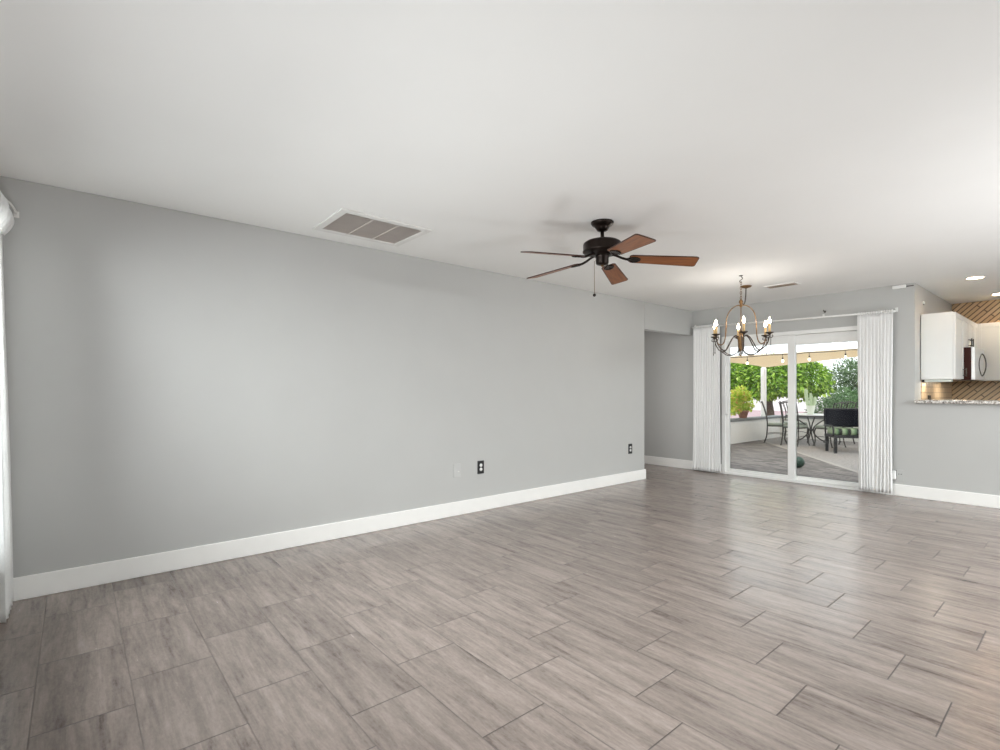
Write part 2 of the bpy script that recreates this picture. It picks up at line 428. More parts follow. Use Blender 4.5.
struct(f.build('wall_right', 'wall'), 'grey wall with a wide window added for light outside the picture', 'wall')
f = MB()
WX0, WX1 = 0.12, 3.6
f.box(-0.12, YN-0.15, 0, WX0, YN, H); f.box(WX1, YN-0.15, 0, XR, YN, H); f.box(WX0, YN-0.15, 0, WX1, YN, WZ0); f.box(WX0, YN-0.15, WZ1, WX1, YN, H)
struct(f.build('wall_near', 'wall'), 'grey wall with a window behind the white curtain', 'wall')
f = MB(); f.box(-3.1, 5.89, 0, -0.12, 6.01, H)
struct(f.build('wall_hall_side', 'wall'))
f = MB(); f.box(-3.22, 5.89, 0, -3.1, YF+0.15, H)
struct(f.build('wall_hall_end', 'wall'))

def window(name, w, h, loc, rz):
    f = MB(); e = 0.06
    f.box(0, -0.05, 0, w, 0.05, e); f.box(0, -0.05, h-e, w, 0.05, h); f.box(0, -0.05, e, e, 0.05, h-e); f.box(w-e, -0.05, e, w, 0.05, h-e)
    f.box(w/2-0.03, -0.04, e, w/2+0.03, 0.04, h-e)
    o = f.build(name, 'vinyl', loc=loc); o.rotation_euler = (0,0,rz); struct(o)
    f = MB(); f.box(e, -0.004, e, w-e, 0.004, h-e); f.build('window_glass', 'glass', o)
window('window_1', WX1-WX0, WZ1-WZ0, (WX0, YN-0.08, WZ0), 0)
window('added_window', WY1-WY0, WZ1-WZ0, (XR+0.08, WY0, WZ0), PI/2)  # unseen window, added to let light onto the long wall

def baseboard(name, boxes, label):
    f = MB()
    for b in boxes: f.box(*b)
    struct(f.build(name, 'trim', bevel=0.006), label, 'baseboard')
BT, BH = 0.016, 0.135
baseboard('baseboard_left', [(0, YN, 0, BT, 6.01+BT, BH), (-0.12, 6.01, 0, 0, 6.01+BT, BH)], 'white baseboard along the long grey wall')
baseboard('baseboard_far', [(-3.1, YF-BT, 0, DX0-0.002, YF, BH)], 'white baseboard in the hall opening and behind the left door curtain')
baseboard('baseboard_right', [(DX1+0.002, YF-BT, 0, XR, YF, BH)], 'white baseboard under the granite bar')

# ---- sliding glass door
d = thing('door_1', 'white framed sliding glass door to the patio', 'door', (0,0,0)); d['kind'] = 'structure'
f = MB(); y0, y1 = YF-0.012, YF+0.12
f.box(DX0, y0, 0, DX0+0.055, y1, DZ); f.box(DX1-0.055, y0, 0, DX1, y1, DZ); f.box(DX0+0.055, y0, DZ-0.05, DX1-0.055, y1, DZ); f.box(DX0+0.055, y0, 0, DX1-0.055, y1, 0.03)
f.build('door_frame', 'vinyl', d, bevel=0.004)
def panel(x0, x1, yc, ls, rs, zb, zt, top, bot):
    f = MB(); a, b = yc-0.018, yc+0.018
    f.box(x0, a, zb, x0+ls, b, zt); f.box(x1-rs, a, zb, x1, b, zt); f.box(x0+ls, a, zb, x1-rs, b, zb+bot); f.box(x0+ls, a, zt-top, x1-rs, b, zt)
    p = f.build('door_panel', 'vinyl', d, bevel=0.004)
    f = MB(); f.box(x0+ls, yc-0.004, zb+bot, x1-rs, yc+0.004, zt-top); f.build('door_glass', 'glass', p)
    return p
pa = panel(DX0+0.056, 1.44, YF+0.028, 0.05, 0.088, 0.031, DZ-0.051, 0.11, 0.05)
pb = panel(1.36, DX1-0.056, YF+0.072, 0.075, 0.05, 0.031, DZ-0.051, 0.13, 0.05)
f = MB(); f.tube(spline([(0.535, YF-0.001, 0.86), (0.535, YF-0.03, 0.90), (0.535, YF-0.03, 1.10), (0.535, YF-0.001, 1.14)], 5), 0.009); f.build('door_handle', 'vinyl', pa)

# ---- outside ground
f = MB(); f.box(-1.9, YF+0.15, -0.3, XC-0.12, 15.6, -0.12); f.box(XC-0.12, YK+0.12, -0.3, 7, 15.6, -0.12)
struct(f.build('patio_floor', 'paver'), 'grey brown brick pavers of the patio with a pale diagonal border', 'patio')
f = MB(); f.box(-60, YF+0.15, -0.6, 60, 110, -0.35)
struct(f.build('ground', 'gravel'), 'pinkish gravel yard beyond the low white wall', 'ground')
f = MB(); f.box(-2.08, YF+0.16, -0.35, -1.9, 15.78, 0.44); f.box(-1.9, 15.6, -0.35, 7, 15.78, 0.44)
lw = struct(f.build('wall_patio', 'patio_white'), 'low white wall with a grey cap around the patio', 'wall')
f = MB(); f.box(-2.12, YF+0.16, 0.44, -1.86, 15.82, 0.5); f.box(-1.86, 15.56, 0.44, 7, 15.82, 0.5)
f.build('wall_cap', 'cap', lw, bevel=0.008)
f = MB(); f.box(-46, 42, -0.35, 30, 42.3, 0.75)
struct(f.build('wall_yard', 'far_wall'), 'distant white yard wall under the trees', 'wall')

# ================================================================ CURTAINS
def pleats(name, label, x0, x1, yc, z0, z1, n, amp, parent_rod=None, flare=0.0, seed=1):
    rnd = random.Random(seed); ph = [rnd.uniform(-0.6, 0.6) for _ in range(n+2)]; am = [rnd.uniform(0.6, 1.2) for _ in range(n+2)]
    def fn(u, v):
        k = u*n; i = int(min(k, n-1)); a = am[i]*(1-(k-i)) + am[i+1]*(k-i); p = ph[i]*(1-(k-i)) + ph[i+1]*(k-i)
        q = 1-v                                           # 1 at the hem
        top = max(0.0, 1-abs(v-0.965)/0.03)
        x = x0 + (x1-x0)*u + flare*(u-0.5)*q + 0.010*math.sin(4*v+u*9)*q
        y = yc + amp*a*math.sin(2*PI*k + p*q*1.5)*(0.45+0.55*q) - 0.006*top + 0.004*math.sin(6*PI*k)*v
        return Vector((x, y, z0 + (z1-z0)*v + 0.004*math.sin(2*PI*k*1.5)*(v > 0.99)))
    f = MB(); f.grid(fn, n*14, 40)
    o = f.build(name, 'curtain', solid=0.003)
    return o
c = thing('pleated_curtain', 'white pleated curtain at the left of the sliding door beside the hall opening', 'curtain', (0,0,0), group='white curtains of the sliding door')
pleats('cloth', '', 0.065, 0.47, 7.2, 0.015, 2.165, 11, 0.016, flare=0.03, seed=3).parent = c
f = MB(); f.grid(lambda u, v: Vector((0.075+0.385*u, 7.2+0.018*math.sin(2*PI*16*u), 2.165+0.03*v)), 200, 2); f.build('ruffle', 'curtain', c, solid=0.003)
c = thing('pleated_curtain', 'white pleated curtain at the right of the sliding door by the kitchen bar', 'curtain', (0,0,0), group='white curtains of the sliding door')
pleats('cloth', '', 2.165, 2.51, 7.2, 0.03, 2.12, 10, 0.017, flare=-0.02, seed=5).parent = c
f = MB(); f.grid(lambda u, v: Vector((2.165+0.345*u, 7.2+0.018*math.sin(2*PI*14*u), 2.12+0.03*v)), 200, 2); f.build('ruffle', 'curtain', c, solid=0.003)
c = thing('curtain_rod', 'white curtain rod above the sliding glass door', 'curtain rod', (0,0,0))
f = MB(); f.tube([(0.04, 7.2, 2.172), (2.53, 7.2, 2.128)], 0.012, 12); f.build('rod', 'rod', c)
for x in (0.045, 1.78, 2.525):
    z = 2.172-(x-0.04)*0.0177
    f = MB(); f.tube([(x, 7.2, z), (x, YF-0.004, z+0.02)], 0.007); f.box(x-0.012, YF-0.006, z, x+0.012, YF, z+0.05); f.build('bracket', 'rod', c)
f = MB(); f.box(1.785, YF-0.01, 2.205, 1.805, YF, 2.23); f.tube(spline([(1.795, YF-0.008, 2.222), (1.795, YF-0.04, 2.218), (1.795, YF-0.055, 2.236)], 4), 0.005)
tag(f.build('wall_hook', 'pull'), 'small dark hook on the grey wall above the curtain rod', 'hook')

# near curtain by the camera's window wall
c = thing('window_curtain', 'white curtain at the picture edge beside the long grey wall', 'curtain', (0,0,0))
def near_cloth(u, v):
    x = 0.06 + 0.35*u; q = 1-v
    y = -0.318 + 0.018*math.sin(2*PI*5*u+0.9)*(0.6+0.4*q) + 0.036*q + 0.003*math.sin(5*v)
    return Vector((x, y, 0.02 + 2.07*v))
f = MB(); f.grid(near_cloth, 100, 40); f.build('cloth', 'sheer', c, solid=0.003)
def near_ruffle(u, v):
    b = math.sin(PI*min(1, v*1.05))
    return Vector((0.06+0.35*u, -0.316 + (0.016+0.008*b)*math.sin(2*PI*5*u+0.9) + 0.010*b*math.sin(2*PI*14*u) + 0.022*b, 2.09 + 0.18*v))
f = MB(); f.grid(near_ruffle, 130, 10); f.build('ruffle', 'sheer', c, solid=0.003)
c = thing('window_curtain_rod', 'thin white rod end sticking out of the curtain top toward the long grey wall', 'curtain rod', (0,0,0))
f = MB(); f.tube(spline([(3.7, -0.318, 2.25), (2.2, -0.318, 2.25), (0.45, -0.314, 2.25), (0.20, -0.29, 2.26), (0.10, -0.27, 2.258), (0.02, -0.258, 2.245), (0.006, -0.256, 2.238)], 6), 0.006); f.build('rod', 'rod', c)
f = MB(); f.box(0, -0.268, 2.215, 0.006, -0.244, 2.25); f.build('bracket', 'rod', c)

# ================================================================ CEILING FAN
FX, FY = 1.707, 2.939
fan = thing('ceiling_fan', 'dark bronze five blade ceiling fan with reddish wood blades', 'ceiling fan', (FX, FY, H))
f = MB(); f.lathe([(0.082, 0), (0.082, -0.008), (0.072, -0.022), (0.058, -0.03), (0.048, -0.044), (0.044, -0.05), (0.038, -0.06), (0.022, -0.067), (0.001, -0.068)], seg=40); f.build('canopy', 'bronze', fan)
f = MB(); f.lathe([(0.013, -0.062), (0.013, -0.138)], seg=16); f.lathe([(0.02, -0.122), (0.026, -0.126), (0.026, -0.134), (0.02, -0.138)], seg=20); f.build('downrod', 'bronze', fan)
f = MB(); f.lathe([(0.03, -0.133), (0.085, -0.135), (0.118, -0.142), (0.133, -0.152), (0.138, -0.163), (0.138, -0.204), (0.141, -0.208), (0.141, -0.217), (0.133, -0.223), (0.10, -0.234), (0.07, -0.241), (0.05, -0.244), (0.001, -0.245)], seg=48); f.build('motor_housing', 'bronze', fan)
f = MB(); f.lathe([(0.045, -0.235), (0.05, -0.242), (0.05, -0.256), (0.046, -0.26), (0.046, -0.296), (0.042, -0.306), (0.024, -0.313), (0.001, -0.314)], seg=36); sh = f.build('switch_housing', 'bronze', fan)
f = MB(); f.lathe([(0.011, -0.312), (0.011, -0.32), (0.004, -0.324), (0.001, -0.325)], seg=16); f.build('cap', 'gold', sh)
pitch = R(-13)
for k in range(5):
    th = 0.7602 - k*2*PI/5
    rot = Matrix.Rotation(th, 4, 'Z')
    pm = Matrix.Translation((0, 0, -0.256)) @ Matrix.Rotation(R(4.3), 4, 'Y') @ Matrix.Rotation(pitch, 4, 'X')
    f = MB(); pts = []
    r0, r1, w0, w1, cr = 0.195, 0.665, 0.052, 0.068, 0.018
    prof = [(r0, -w0+0.014), (r0+0.014, -w0)]
    prof += [(r1-cr, -w1)] + [(r1-cr+cr*math.sin(a), -w1+cr-cr*math.cos(a)) for a in (0.5, 1.0)] + [(r1, -w1+cr)]
    prof = prof + [(x, -y) for x, y in reversed(prof)]
    f.prism(prof, -0.0035, 0.0035); f.xform(pm)
    b = f.build('blade', 'blade', fan); b.rotation_euler = (0, 0, th)
    f = MB()
    n = len(prof); f.tube([Vector((x, y, 0)) for x, y in prof], 0.0042, 6, closed=True); f.xform(pm)
    f.build('blade_edge', 'blade_edge', b)
    f = MB()
    f.tube(spline([(0.07, 0, -0.236), (0.10, 0, -0.246), (0.135, 0, -0.262), (0.165, 0, -0.272), (0.19, 0, -0.276)], 6), 0.009, 8)
    g = MB()
    for s in (-1, 1):
        g.tube(spline([(0.18, 0, -0.006), (0.20, s*0.022, -0.006), (0.225, s*0.034, -0.006), (0.25, s*0.026, -0.006), (0.262, s*0.010, -0.006), (0.25, 0, -0.006)], 5), 0.006, 6)
        g.lathe([(0.0075, -0.012), (0.0075, -0.004)], (0.222, s*0.033, 0), 10)
    g.lathe([(0.0075, -0.012), (0.0075, -0.004)], (0.262, 0, 0), 10)
    g.prism([(0.175, -0.014), (0.20, -0.03), (0.225, -0.040), (0.25, -0.034), (0.272, -0.012), (0.272, 0.012), (0.25, 0.034), (0.225, 0.040), (0.20, 0.03), (0.175, 0.014)], -0.0075, -0.0035)
    g.xform(pm)
    me = bpy.data.meshes.new('tmp'); g.b.to_mesh(me); g.b.free(); f.b.from_mesh(me); bpy.data.meshes.remove(me)
    o = f.build('blade_iron', 'bronze', fan); o.rotation_euler = (0, 0, th)
f = MB(); px, py = -0.030, -0.052
f.tube([(px*0.75, py*0.75, -0.28), (px, py, -0.286), (px, py, -0.52)], 0.0017, 6)
pc = f.build('pull_chain', 'gold', fan)
f = MB(); f.ball((px, py, -0.532), 0.012, 14); f.build('pull_knob', 'bronze', pc)

# ================================================================ CHANDELIER
HX, HY = 1.583, 5.422
ch = thing('chandelier', 'antique gold six candle chandelier hung by a chain from the white ceiling', 'chandelier', (HX, HY, 0))
A0 = R(24.5)
f = MB(); f.tube(spline([(0.004,0,2.44), (0.004,0,2.425), (0.016,0,2.412), (0.010,0,2.398), (-0.006,0,2.39), (-0.014,0,2.38), (-0.004,0,2.366), (0.008,0,2.372)], 6), 0.004, 8); f.lathe([(0.02,2.44),(0.018,2.434),(0.006,2.43)], seg=16); f.build('ceiling_hook', 'iron', ch)
f = MB(); z = 2.372; k = 0
while z > 2.17:
    an = A0 + (k % 2)*PI/2; ux, uy = math.cos(an), math.sin(an)
    f.tube([(ux*0.008*math.cos(a), uy*0.008*math.cos(a), z-0.014+0.017*math.sin(a)) for a in [2*PI*i/12 for i in range(12)]], 0.0026, 6, closed=True)
    z -= 0.026; k += 1
f.build('chain', 'gold', ch)
f = MB(); pxx, pyy = 1.375-HX, 6.01-HY
f.lathe([(0.062, 2.44), (0.062, 2.434), (0.05, 2.424), (0.02, 2.416), (0.006, 2.41)], (pxx, pyy, 0), 28); f.build('ceiling_plate', 'gold', ch)
f = MB(); f.tube(spline([(pxx, pyy, 2.415), (pxx*0.93, pyy*0.93, 2.31), (pxx*0.72, pyy*0.72, 2.215), (pxx*0.35, pyy*0.35, 2.165), (0.005, 0.01, 2.17)], 8), 0.006, 8); f.build('cord', 'iron', ch)
f = MB(); f.lathe([(0.004, 2.185), (0.016, 2.175), (0.022, 2.16), (0.016, 2.145), (0.010, 2.13), (0.018, 2.12), (0.012, 2.105), (0.005, 2.10)], seg=20); f.build('top_finial', 'gold', ch)
f = MB(); f.lathe([(0.005, 2.11), (0.005, 1.80)], seg=10); f.build('centre_rod', 'gold', ch)
f = MB(); f.lathe([(0.006, 1.86), (0.014, 1.85), (0.028, 1.835), (0.018, 1.82), (0.026, 1.80), (0.034, 1.775), (0.032, 1.74), (0.024, 1.70), (0.015, 1.66), (0.02, 1.65), (0.010, 1.635), (0.004, 1.625)], seg=24)
for s in range(6):
    f.tube([(0.031*(1-0.35*q)*math.cos(s*PI/3+2.2*q), 0.031*(1-0.35*q)*math.sin(s*PI/3+2.2*q), 1.80-0.13*q) for q in [i/10 for i in range(11)]], 0.004, 6)
f.build('baluster', 'gold', ch)
f = MB(); f.tube([(0.009*math.cos(a), 0, 1.607+0.014*math.sin(a)) for a in [2*PI*i/14 for i in range(14)]], 0.003, 6, closed=True); f.lathe([(0.002, 1.63), (0.007, 1.623), (0.003, 1.618)], seg=10); f.ball((0, 0, 1.586), 0.008, 10); f.build('drop', 'gold', ch)
for s in (0, 1):
    an = A0 + s*PI; cx_, sy_ = math.cos(an), math.sin(an)
    q = [(0.006, 2.125), (0.05, 2.118), (0.095, 2.085), (0.128, 2.03), (0.142, 1.96), (0.146, 1.87), (0.152, 1.79), (0.166, 1.735), (0.192, 1.708), (0.222, 1.722), (0.236, 1.755)]
    f = MB(); f.tube(spline([(r*cx_, r*sy_, z) for r, z in q], 6), 0.0055, 8); f.build('strap', 'gold', ch)
for k in range(6):
    an = A0 + PI/2 + R(5) + k*PI/3; cx_, sy_ = math.cos(an), math.sin(an)
    def P(q): return [(r*cx_, r*sy_, z) for r, z in q]
    f = MB()
    f.tube(spline(P([(0.028, 1.785), (0.06, 1.80), (0.095, 1.775), (0.13, 1.715), (0.165, 1.655), (0.20, 1.64), (0.245, 1.67), (0.278, 1.725), (0.29, 1.79)]), 6), 0.006, 8)
    f.tube(spline(P([(0.016, 1.66), (0.05, 1.615), (0.10, 1.595), (0.16, 1.605), (0.225, 1.655)]), 6), 0.0045, 8)
    arm = f.build('arm', 'iron', ch)
    f = MB(); f.tube(spline(P([(0.265, 1.785), (0.258, 1.768), (0.27, 1.757), (0.29, 1.762), (0.31, 1.757), (0.322, 1.768), (0.315, 1.785)]), 5), 0.004, 6); f.build('scroll', 'iron', arm)
    f = MB(); f.tube(P([(0.302, 1.785), (0.302, 1.615)]), 0.0035, 6, rr=[0.0035, 0.0022]); f.lathe([(0.001, -0.008), (0.006, 0), (0.001, 0.012)], P([(0.302, 1.612)])[0], 8); f.build('pendant', 'iron', arm)
    f = MB(); cpos = P([(0.29, 0)])[0]
    f.lathe([(0.008, 1.785), (0.014, 1.792), (0.038, 1.805), (0.042, 1.812), (0.036, 1.812), (0.012, 1.802), (0.001, 1.802)], cpos, 24); f.build('drip_pan', 'iron', arm)
    f = MB(); f.lathe([(0.0125, 1.803), (0.0125, 1.895), (0.006, 1.898)], cpos, 16); cd = f.build('candle', 'candle', ch)
    f = MB(); f.lathe([(0.006, 1.897), (0.013, 1.912), (0.015, 1.925), (0.010, 1.945), (0.004, 1.962), (0.001, 1.968)], cpos, 16); f.build('bulb', 'bulb', cd)
    light('chandelier_bulb_light', 'POINT', (HX+cpos[0], HY+cpos[1], 1.985), (0,0,0), 1.1, (1.0, 0.95, 0.89), shadow_soft_size=0.02)

# ================================================================ CEILING VENTS
v = thing('return_air_grille', 'large white framed return air grille on the ceiling above the long grey wall', 'vent', (0,0,0))
x0, x1, y0, y1 = 0.275, 0.717, 1.425, 2.03
f = MB(); e = 0.055
for b in ((x0-e, y0-e, x1+e, y0), (x0-e, y1, x1+e, y1+e), (x0-e, y0, x0, y1), (x1, y0, x1+e, y1)): f.box(b[0], b[1], H-0.012, b[2], b[3], H)
f.build('frame', 'grille_metal', v, bevel=0.004)
f = MB(); f.box(x0, y0, H-0.002, x1, y1, H); f.build('filter', 'duct', v)
f = MB(); n = 36
for k in range(n):
    yy = x0 + (x1-x0)*(k+0.5)/n
    g = MB(); g.box(-0.0045, y0, -0.0008, 0.0045, y1, 0.0008); g.xform(Matrix.Translation((yy, 0, H-0.0065)) @ Matrix.Rotation(R(32), 4, 'Y'))
    me = bpy.data.meshes.new('tmp'); g.b.to_mesh(me); g.b.free(); f.b.from_mesh(me); bpy.data.meshes.remove(me)
f.build('louvres', 'grille', v)
for q in (1/3, 2/3):
    yy = y0+(y1-y0)*q
    f = MB(); f.box(x0, yy-0.005, H-0.0115, x1, yy+0.005, H-0.009); f.build('divider', 'grille', v)

v = thing('ceiling_register', 'small ceiling air register near the chandelier and sliding door', 'vent', (0,0,0))
x0, x1, y0, y1 = 1.52, 1.82, 6.21, 6.33; e = 0.022
f = MB()
for b in ((x0-e, y0-e, x1+e, y0), (x0-e, y1, x1+e, y1+e), (x0-e, y0, x0, y1), (x1, y0, x1+e, y1)): f.box(b[0], b[1], H-0.01, b[2], b[3], H)
f.build('frame', 'grille_metal', v, bevel=0.003)
f = MB(); f.box(x0, y0, H-0.002, x1, y1, H); f.build('duct', 'register', v)
f = MB()
for k in range(8):
    yy = y0+(y1-y0)*(k+0.5)/8
    g = MB(); g.box(x0, -0.006, -0.0008, x1, 0.006, 0.0008); g.xform(Matrix.Translation((0, yy, H-0.007)) @ Matrix.Rotation(R(40 if k > 3 else -40), 4, 'X'))
    me = bpy.data.meshes.new('tmp'); g.b.to_mesh(me); g.b.free(); f.b.from_mesh(me); bpy.data.meshes.remove(me)
f.build('louvres', 'register', v)

# ================================================================ WALL PLATES
def outlet(label, y, z, body, face):
    o = thing('wall_outlet', label, 'outlet', (0, y, z), group='outlets on the long grey wall')
    f = MB(); f.box(0, -0.041, -0.066, 0.006, 0.041, 0.066); f.build('plate', body, o, bevel=0.003)
    for s in (-1, 1):
        f = MB(); f.lathe([(0.0165, 0), (0.0165, 0.004), (0.015, 0.005), (0.001, 0.005)], (0.005, 0, s*0.0205), 20, axis=(1,0,0))
        q = f.build('socket', face, o)
        f = MB()
        for yy in (-0.006, 0.006): f.box(0.0098, yy-0.0012, s*0.0205-0.002, 0.0106, yy+0.0012, s*0.0205+0.007)
        f.build('slot', 'slot', q)
outlet('black outlet plate with two white sockets beside the pale blank plate', 3.147, 0.44, 'black', 'white_plastic')
outlet('black outlet plate with white sockets near the hall opening', 5.678, 0.44, 'black', 'white_plastic')
o = thing('cable_plate', 'pale blank cable plate on the long grey wall beside the black outlet', 'wall plate', (0, 2.855, 0.437))
f = MB(); f.box(0, -0.041, -0.066, 0.007, 0.041, 0.066); f.build('plate', 'grey_plate', o, bevel=0.003)
f = MB(); f.lathe([(0.006, 0), (0.006, 0.008), (0.003, 0.010)], (0.006, 0.012, -0.012), 12, axis=(1,0,0)); f.build('jack', 'grille_metal', o)
o = thing('plug_in_adapter', 'white plug adapter in the wall outlet beside the right curtain', 'adapter', (2.507, YF, 0.24))
f = MB(); f.box(-0.018, -0.045, -0.05, 0.018, -0.008, 0.05); f.build('body', 'white_plastic', o, bevel=0.008)
f = MB(); f.box(-0.018, -0.009, -0.052, 0.02, -0.006, 0.052); f.build('back_seam', 'pull', o)
o = thing('wall_outlet', 'wall coloured outlet plate holding the white adapter by the right curtain', 'outlet', (2.535, YF, 0.235))
f = MB(); f.box(-0.058, -0.006, -0.066, 0.058, 0, 0.066); f.build('plate', 'wall', o, bevel=0.002)
f = MB()
for q in (0.012, 0.034): f.box(q-0.004, -0.0075, 0.012, q+0.004, -0.006, 0.022)
f.build('slot', 'slot', o)
o = thing('wall_sensor', 'small white box on the wall just below the ceiling left of the kitchen corner', 'sensor', (2.552, YF, 2.412))
f = MB(); f.box(-0.062, -0.03, -0.018, 0.062, 0, 0.018); f.build('body', 'white_plastic', o, bevel=0.005)
f = MB(); f.box(0.064, -0.006, -0.008, 0.13, 0, 0.004); f.build('clip', 'pull', o)
o = thing('wall_light_sensor', 'tiny white sensor on the kitchen side wall above the cabinets', 'sensor', (XC, 7.72, 2.26))
f = MB(); f.lathe([(0.02, 0), (0.02, 0.008), (0.012, 0.014), (0.001, 0.015)], (0, 0, 0), 16, axis=(1,0,0)); f.build('body', 'white_plastic', o)
f = MB(); f.box(0, -0.02, -0.026, 0.012, 0.02, -0.02); f.build('clip', 'pull', o)

# ================================================================ KITCHEN
f = MB(); f.box(XC, YF-0.06, 1.074, 5.2, YF+0.30, 1.112)
tag(f.build('bar_top', 'granite', bevel=0.008), 'speckled granite bar top on the low grey wall', 'countertop')
f = MB(); f.box(XC, YF+0.31, 1.0, XC+0.006, YK, 2.1); f.box(XC, YF+0.31, 1.0, XC+0.006, YF+0.32, 1.1)
bs = f.build('trim_1', 'splash_side'); struct(bs, 'light tan tile backsplash on the kitchen side wall', 'backsplash')
f = MB(); f.box(XC+0.006, YK-0.006, 0.9, XR, YK, H)
struct(f.build('trim_2', 'splash'), 'tan diagonal tile backsplash on the kitchen back wall', 'backsplash')

def shaker(f, w, h, t=0.02, s=0.055):
    f.box(0, 0, 0, s, t, h); f.box(w-s, 0, 0, w, t, h); f.box(s, 0, 0, w-s, t, s); f.box(s, 0, h-s, w-s, t, h); f.box(s, 0.007, s, w-s, t, h-s)
    return f
def pull(parent, loc, L=0.10, rz=0):
    f = MB(); f.tube([(0, -0.032, -L/2), (0, -0.032, L/2)], 0.006, 10)
    for s in (-1, 1): f.tube([(0, 0, s*L*0.34), (0, -0.032, s*L*0.34)], 0.0045, 8)
    o = f.build('handle', 'pull', parent, loc=loc); return o
def cabinet(label, loc, rz, w, dep, z0, z1, doors, handles, group='white wall cabinets in the kitchen'):
    """front faces local -y, width along local x"""
    o = thing('wall_cabinet', label, 'cabinet', loc, rz, group)
    f = MB(); f.box(0, 0, z0, w, dep, z1); f.build('body', 'cabinet', o, bevel=0.002)
    n = doors; dw = (w-0.004*(n+1))/n
    for k in range(n):
        f = shaker(MB(), dw, z1-z0-0.012); x = 0.004+k*(dw+0.004)
        q = f.build('door', 'cabinet', o, loc=(x, -0.021, z0+0.006), bevel=0.002)
        hs, hz = handles[k]
        pull(q, (0.045 if hs < 0 else dw-0.075, 0, hz-z0))
    return o
# side cabinets: front faces +x  (local -y -> +x : rz = +90)
XB = XC+0.29
cabinet('white wall cabinet whose plain side panel faces the living room', (XB, 7.55, 0), PI/2, 0.545, 0.282, 1.345, 2.105, 1, [(1, 1.425)])
cabinet('short white wall cabinet above the microwave', (XB, 8.10, 0), PI/2, 0.76, 0.282, 1.735, 2.105, 2, [(1, 1.80), (-1, 1.80)])
cabinet('narrow white corner cabinet between the microwave and the kitchen back wall', (XB, 8.864, 0), PI/2, 0.296, 0.282, 1.345, 2.105, 1, [(-1, 1.43)])
cabinet('white wall cabinet on the kitchen back wall with a flat panel door', (2.98, 9.167, 0), 0, 0.645, 0.317, 1.345, 2.105, 1, [(1, 1.43)])
cabinet('white wall cabinet at the kitchen back wall beyond the picture edge', (3.63, 9.165, 0), 0, 0.9, 0.317, 1.345, 2.105, 2, [(1, 1.43), (-1, 1.43)])
mw = thing('microwave', 'stainless microwave with dark brown side and curved handle under the kitchen cabinet', 'microwave', (XC+0.008, 8.105, 1.345))
f = MB(); f.box(0, 0, 0, 0.365, 0.75, 0.385); f.build('body', 'mw_side', mw, bevel=0.003)
f = MB(); f.box(0.366, 0, 0, 0.40, 0.58, 0.385); f.build('door', 'steel', mw, bevel=0.004)
f = MB(); f.box(0.366, 0.583, 0, 0.395, 0.75, 0.385); f.build('control_panel', 'steel', mw, bevel=0.004)
f = MB(); f.box(0.4005, 0.07, 0.09, 0.402, 0.46, 0.31); f.build('window', 'grille_metal', mw)
f = MB(); f.tube(spline([(0.40, 0.53, 0.05), (0.418, 0.53, 0.075), (0.433, 0.53, 0.13), (0.438, 0.53, 0.19), (0.433, 0.53, 0.25), (0.418, 0.53, 0.305), (0.40, 0.53, 0.33)], 6), 0.007, 10)
f.tube(spline([(0.40, 0.53, 0.05), (0.404, 0.42, 0.075), (0.404, 0.30, 0.13), (0.404, 0.26, 0.19), (0.404, 0.30, 0.25), (0.404, 0.42, 0.305), (0.40, 0.53, 0.33)], 6), 0.006, 10)  # flat arc modelled as the handle's reflection in the steel front
f.build('handle', 'pull', mw)
o = thing('under_cabinet_light', 'pale under cabinet light fixture below the white side cabinet', 'lamp', (XC, 7.6, 1.345))
f = MB(); f.box(0.03, 0.0, -0.03, 0.27, 0.10, 0); f.build('housing', 'tube', o, bevel=0.008)
f = MB(); f.box(0.005, 0.02, -0.028, 0.03, 0.07, 0); f.build('end_cap', 'black', o)
light('under_cabinet_glow', 'AREA', (XC+0.12, 7.72, 1.31), (0, 0, 0), 1.6, (1.0, 0.85, 0.65), shape='RECTANGLE', size=0.2, size_y=0.1)
light('backsplash_fill', 'AREA', (XC+0.2, 8.5, 1.335), (0, 0, 0), 3.0, (1.0, 0.88, 0.7), shape='RECTANGLE', size=0.15, size_y=0.4)  # lamp added under the microwave to brighten the backsplash tile
o = thing('backsplash_outlet', 'black outlet low on the tan tile behind the granite bar', 'outlet', (XC+0.006, 8.0, 1.13))
f = MB(); f.box(0, -0.07, -0.025, 0.008, 0.07, 0.03); f.build('plate', 'black', o, bevel=0.003)
for q in (-0.03, 0.03):
    f = MB(); f.box(0.008, q-0.012, -0.012, 0.010, q+0.012, 0.018); f.build('socket', 'slot', o)
for (x, y, lab) in ((3.173, 7.46, 'round recessed ceiling light above the granite bar'), (3.23, 8.93, 'round recessed ceiling light at the picture edge near the kitchen back wall')):
    o = thing('recessed_light', lab, 'ceiling light', (x, y, H), group='recessed kitchen lights')
    f = MB(); f.lathe([(0.085, 0), (0.085, -0.004), (0.07, -0.006), (0.066, 0)], seg=32); f.build('trim_ring', 'trim', o)
    f = MB(); f.lathe([(0.066, -0.0035), (0.001, -0.0035)], seg=32); f.build('lens', 'led', o)
    light('recessed_light_beam', 'SPOT', (x, y, H-0.02), (0,0,0), 2.5, (1.0, 0.95, 0.87), spot_size=R(130), spot_blend=0.8, shadow_soft_size=0.06)

